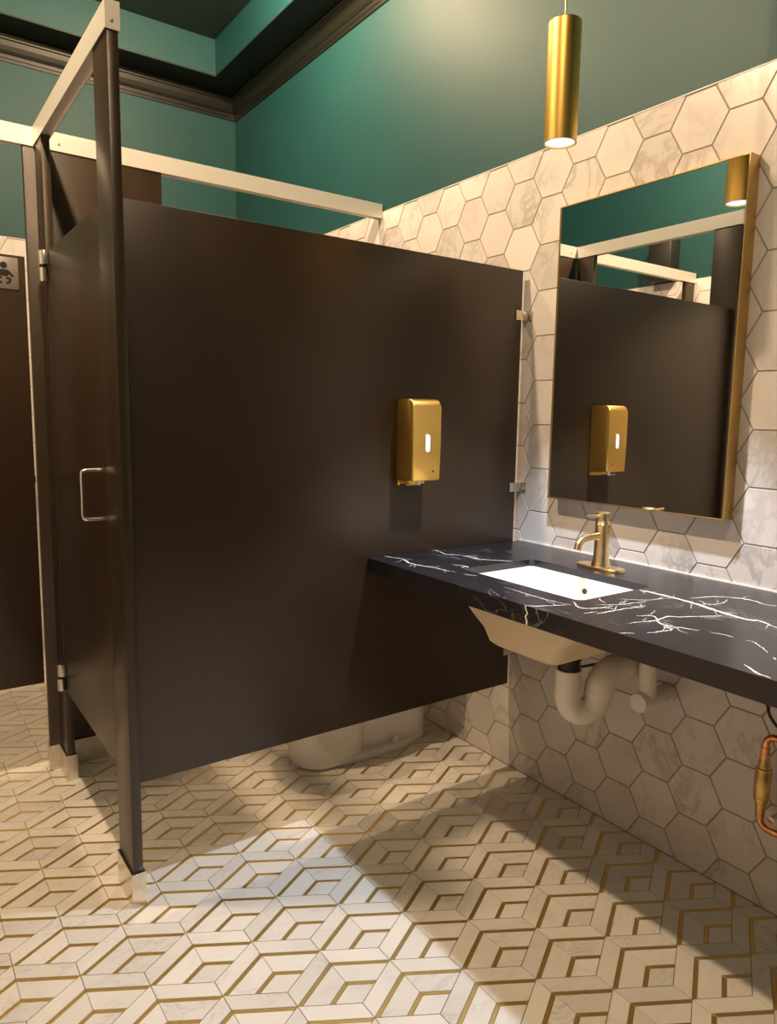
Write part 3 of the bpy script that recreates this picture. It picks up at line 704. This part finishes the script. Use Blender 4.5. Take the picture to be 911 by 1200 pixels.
# ================================================================== plumbing below the counter
tr = empty('drain_trap', (-.30, -.507, .45), 'white covered drain trap below the sink, with black collar', 'drain pipe')
tx, ty = -.300, -.507
T('sink_tailpiece', M['under'], tr, [(tx, ty, .649), (tx, ty, .612)], .024, 20)
bm = bmesh.new(); tube(bm, [(tx, ty, z) for z in (.618, .616, .584, .580)], [.027, .031, .031, .029], 22); tag(mesh_obj('collar', bm, M['blk'], tr, 40), 'black rubber collar')
pth = smooth_path([(tx, ty, .586), (tx, ty, .535), (tx+.001, ty-.001, .497), (tx+.018, ty-.012, .466), (tx+.048, ty-.030, .464), (tx+.070, ty-.043, .488), (tx+.076, ty-.046, .518)], 6)
T('trap_bend', M['wpipe'], tr, pth, .0365, 24)
T('joint_ring', M['wpipe'], tr, [(tx+.0755, ty-.0455, .508), (tx+.077, ty-.0465, .522)], .0405, 24)
T('trap_arm', M['wpipe'], tr, smooth_path([(tx+.076, ty-.046, .512), (tx+.084, ty-.047, .545), (tx+.115, ty-.047, .570), (tx+.17, ty-.047, .577), (-.0004, ty-.047, .578)], 6), .0400, 24)
vc = empty('valve_cover', (-.06, -.628, .46), 'white capped valve cover standing out of tile beside the drain trap', 'pipe cover')
T('cap_tube', M['wpipe'], vc, [(-.0004, -.628, .493), (-.139, -.628, .493), (-.145, -.628, .493)], [.0285, .0285, .026], 24)
T('riser_tube', M['wpipe'], vc, [(-.105, -.628, .500), (-.105, -.628, ZC-ST-.001)], .0255, 22)
T('fastener', M['chrome'], vc, [(-.050, -.6563, .493), (-.050, -.662, .493)], .005, 10)
hs = T('faucet_hose', M['blk'], None, smooth_path([(-.16, -.470, ZC-ST-.001), (-.17, -.475, .74), (-.20, -.50, .68), (-.225, -.495, .62), (-.215, -.47, .57), (-.13, -.44, .545), (-.0008, -.44, .54)], 6), .0045, 10)
tag(hs, 'thin black faucet hose curving down behind the drain trap', 'hose')
cp = empty('copper_pipe', (-.06, -.948, .25), 'bent copper pipe with a brass check valve below the counter', 'pipe')
yx = -.947; xx = -.060
T('upper_pipe', M['copper'], cp, smooth_path([(xx, yx, .455), (xx, yx, .475), (xx, yx-.004, .490), (xx, yx-.016, .499), (xx, yx-.035, .500), (xx, yx-.16, .500)], 5), .0088, 14)
T('upper_fitting', M['copper'], cp, [(xx, yx, .448), (xx, yx, .468)], .0112, 16)
bm = bmesh.new(); tube(bm, [(xx, yx, z) for z in (.452, .436, .432, .414, .412, .404, .402, .336, .334, .324, .322, .300)], [.0125, .0125, .014, .016, .0195, .0195, .0205, .0195, .0175, .0175, .0135, .0125], 20); mesh_obj('check_valve', bm, M['brassv'], cp, 40)
T('lower_pipe', M['copper'], cp, smooth_path([(xx, yx, .306), (xx, yx, .285), (xx, yx-.004, .268), (xx, yx-.016, .258), (xx, yx-.035, .256), (xx, yx-.16, .254)], 5), .0088, 14)
T('lower_fitting', M['copper'], cp, [(xx, yx, .302), (xx, yx, .280)], .0114, 16)
T('pipe_strap', M['steel'], cp, [(-.0004, yx-.024, .282), (-.040, yx-.024, .282), (-.052, yx-.024, .280)], [.006, .006, .010], 12)
for z in (.500, .254): T('wall_stub', M['copper'], cp, smooth_path([(xx, yx-.155, z), (xx, yx-.172, z), (xx+.012, yx-.182, z), (-.0004, yx-.184, z)], 4), .0088, 12)
h2 = T('power_cable', M['blk'], None, smooth_path([(-.10, -.955, ZC-ST-.001), (-.085, -.945, .620), (-.06, -.943, .575), (-.055, -.952, .545), (-.05, -.985, .522), (-.03, -1.06, .54), (-.0008, -1.11, .55)], 6), .0038, 10)
tag(h2, 'black cable looping below the counter beside the copper pipe', 'cable')

# ================================================================== toilet
TYc = .452
tl = empty('toilet', (-.4, TYc, 0), 'white floor toilet standing inside the stall behind the big partition', 'toilet')
def egg(xf, xb, hw, z, n=36, sq=2.3, fl=1.0):
    cx_ = (xf+xb)/2; a = (xb-xf)/2; out = []
    for k in range(n):
        t = 2*math.pi*k/n; c, s = math.cos(t), math.sin(t)
        e = 2/sq; X = math.copysign(abs(c)**e, c); Y = math.copysign(abs(s)**e, s)
        w = hw*(1 if X > 0 else fl)
        out.append((cx_+a*X, TYc+w*Y, z))
    return out
bm = bmesh.new(); loft(bm, [egg(-.665, -.075, .118, .0005), egg(-.665, -.075, .118, .018), egg(-.658, -.082, .111, .026)]); mesh_obj('foot', bm, M['porc'], tl, 50)
bm = bmesh.new(); loft(bm, [egg(-.664, -.395, .1165, .010, sq=2.9), egg(-.658, -.385, .110, .12, sq=2.9), egg(-.665, -.36, .12, .20, sq=2.8), egg(-.70, -.28, .155, .29), egg(-.735, -.225, .182, .36), egg(-.742, -.22, .186, .385), egg(-.735, -.225, .18, .392)]); mesh_obj('bowl', bm, M['porc'], tl, 50)
bm = bmesh.new(); loft(bm, [egg(-.45, -.085, .082, .02, sq=3.5), egg(-.45, -.085, .080, .14, sq=3.5), egg(-.44, -.06, .085, .24, sq=3.5), egg(-.40, -.02, .12, .36, sq=4), egg(-.38, -.015, .17, .392, sq=4)]); mesh_obj('trapway', bm, M['porc'], tl, 50)
for s in (-1, 1):
    bm = bmesh.new(); tube(bm, [(-.27, TYc+s*.094, z) for z in (.024, .044, .052)], [.013, .013, .006], 14); mesh_obj('bolt_cap', bm, M['white'], tl, 40)
bm = bmesh.new(); loft(bm, [egg(-.748, -.245, .188, .393), egg(-.750, -.243, .190, .403), egg(-.744, -.25, .184, .411)]); mesh_obj('seat', bm, M['white'], tl, 50)
bm = bmesh.new(); loft(bm, [egg(-.746, -.235, .187, .412), egg(-.748, -.233, .188, .424), egg(-.735, -.245, .176, .434)]); mesh_obj('lid', bm, M['white'], tl, 50)
bm = bmesh.new(); loft(bm, [rrect(-.108, TYc, .093, .20, .03, .394), rrect(-.108, TYc, .100, .215, .03, .55), rrect(-.108, TYc, .102, .222, .03, .72)]); tank = mesh_obj('tank', bm, M['porc'], tl, 50)
bm = bmesh.new(); loft(bm, [rrect(-.108, TYc, .106, .228, .03, .721), rrect(-.108, TYc, .106, .228, .03, .742), rrect(-.108, TYc, .098, .22, .03, .750)]); mesh_obj('tank_lid', bm, M['porc'], tank, 50)
T('flush_lever', M['chrome'], tank, [(-.211, TYc+.14, .66), (-.232, TYc+.14, .66), (-.236, TYc+.10, .655)], [.012, .008, .006], 12)

# ================================================================== dark box high on the wall opposite the mirror
sp = empty('wall_box', (XL, 1.105, 2.175), 'dark box mounted above the tile on the wall opposite mirror', 'wall box')
B('housing', M['dark'], sp, XL-BED+.0005, XL+.085, 1.022, 1.188, 2.166, 2.425, bevel=.008)
B('front_plate', M['blk'], sp, XL+.085, XL+.089, 1.034, 1.176, 2.180, 2.412, bevel=.0015)
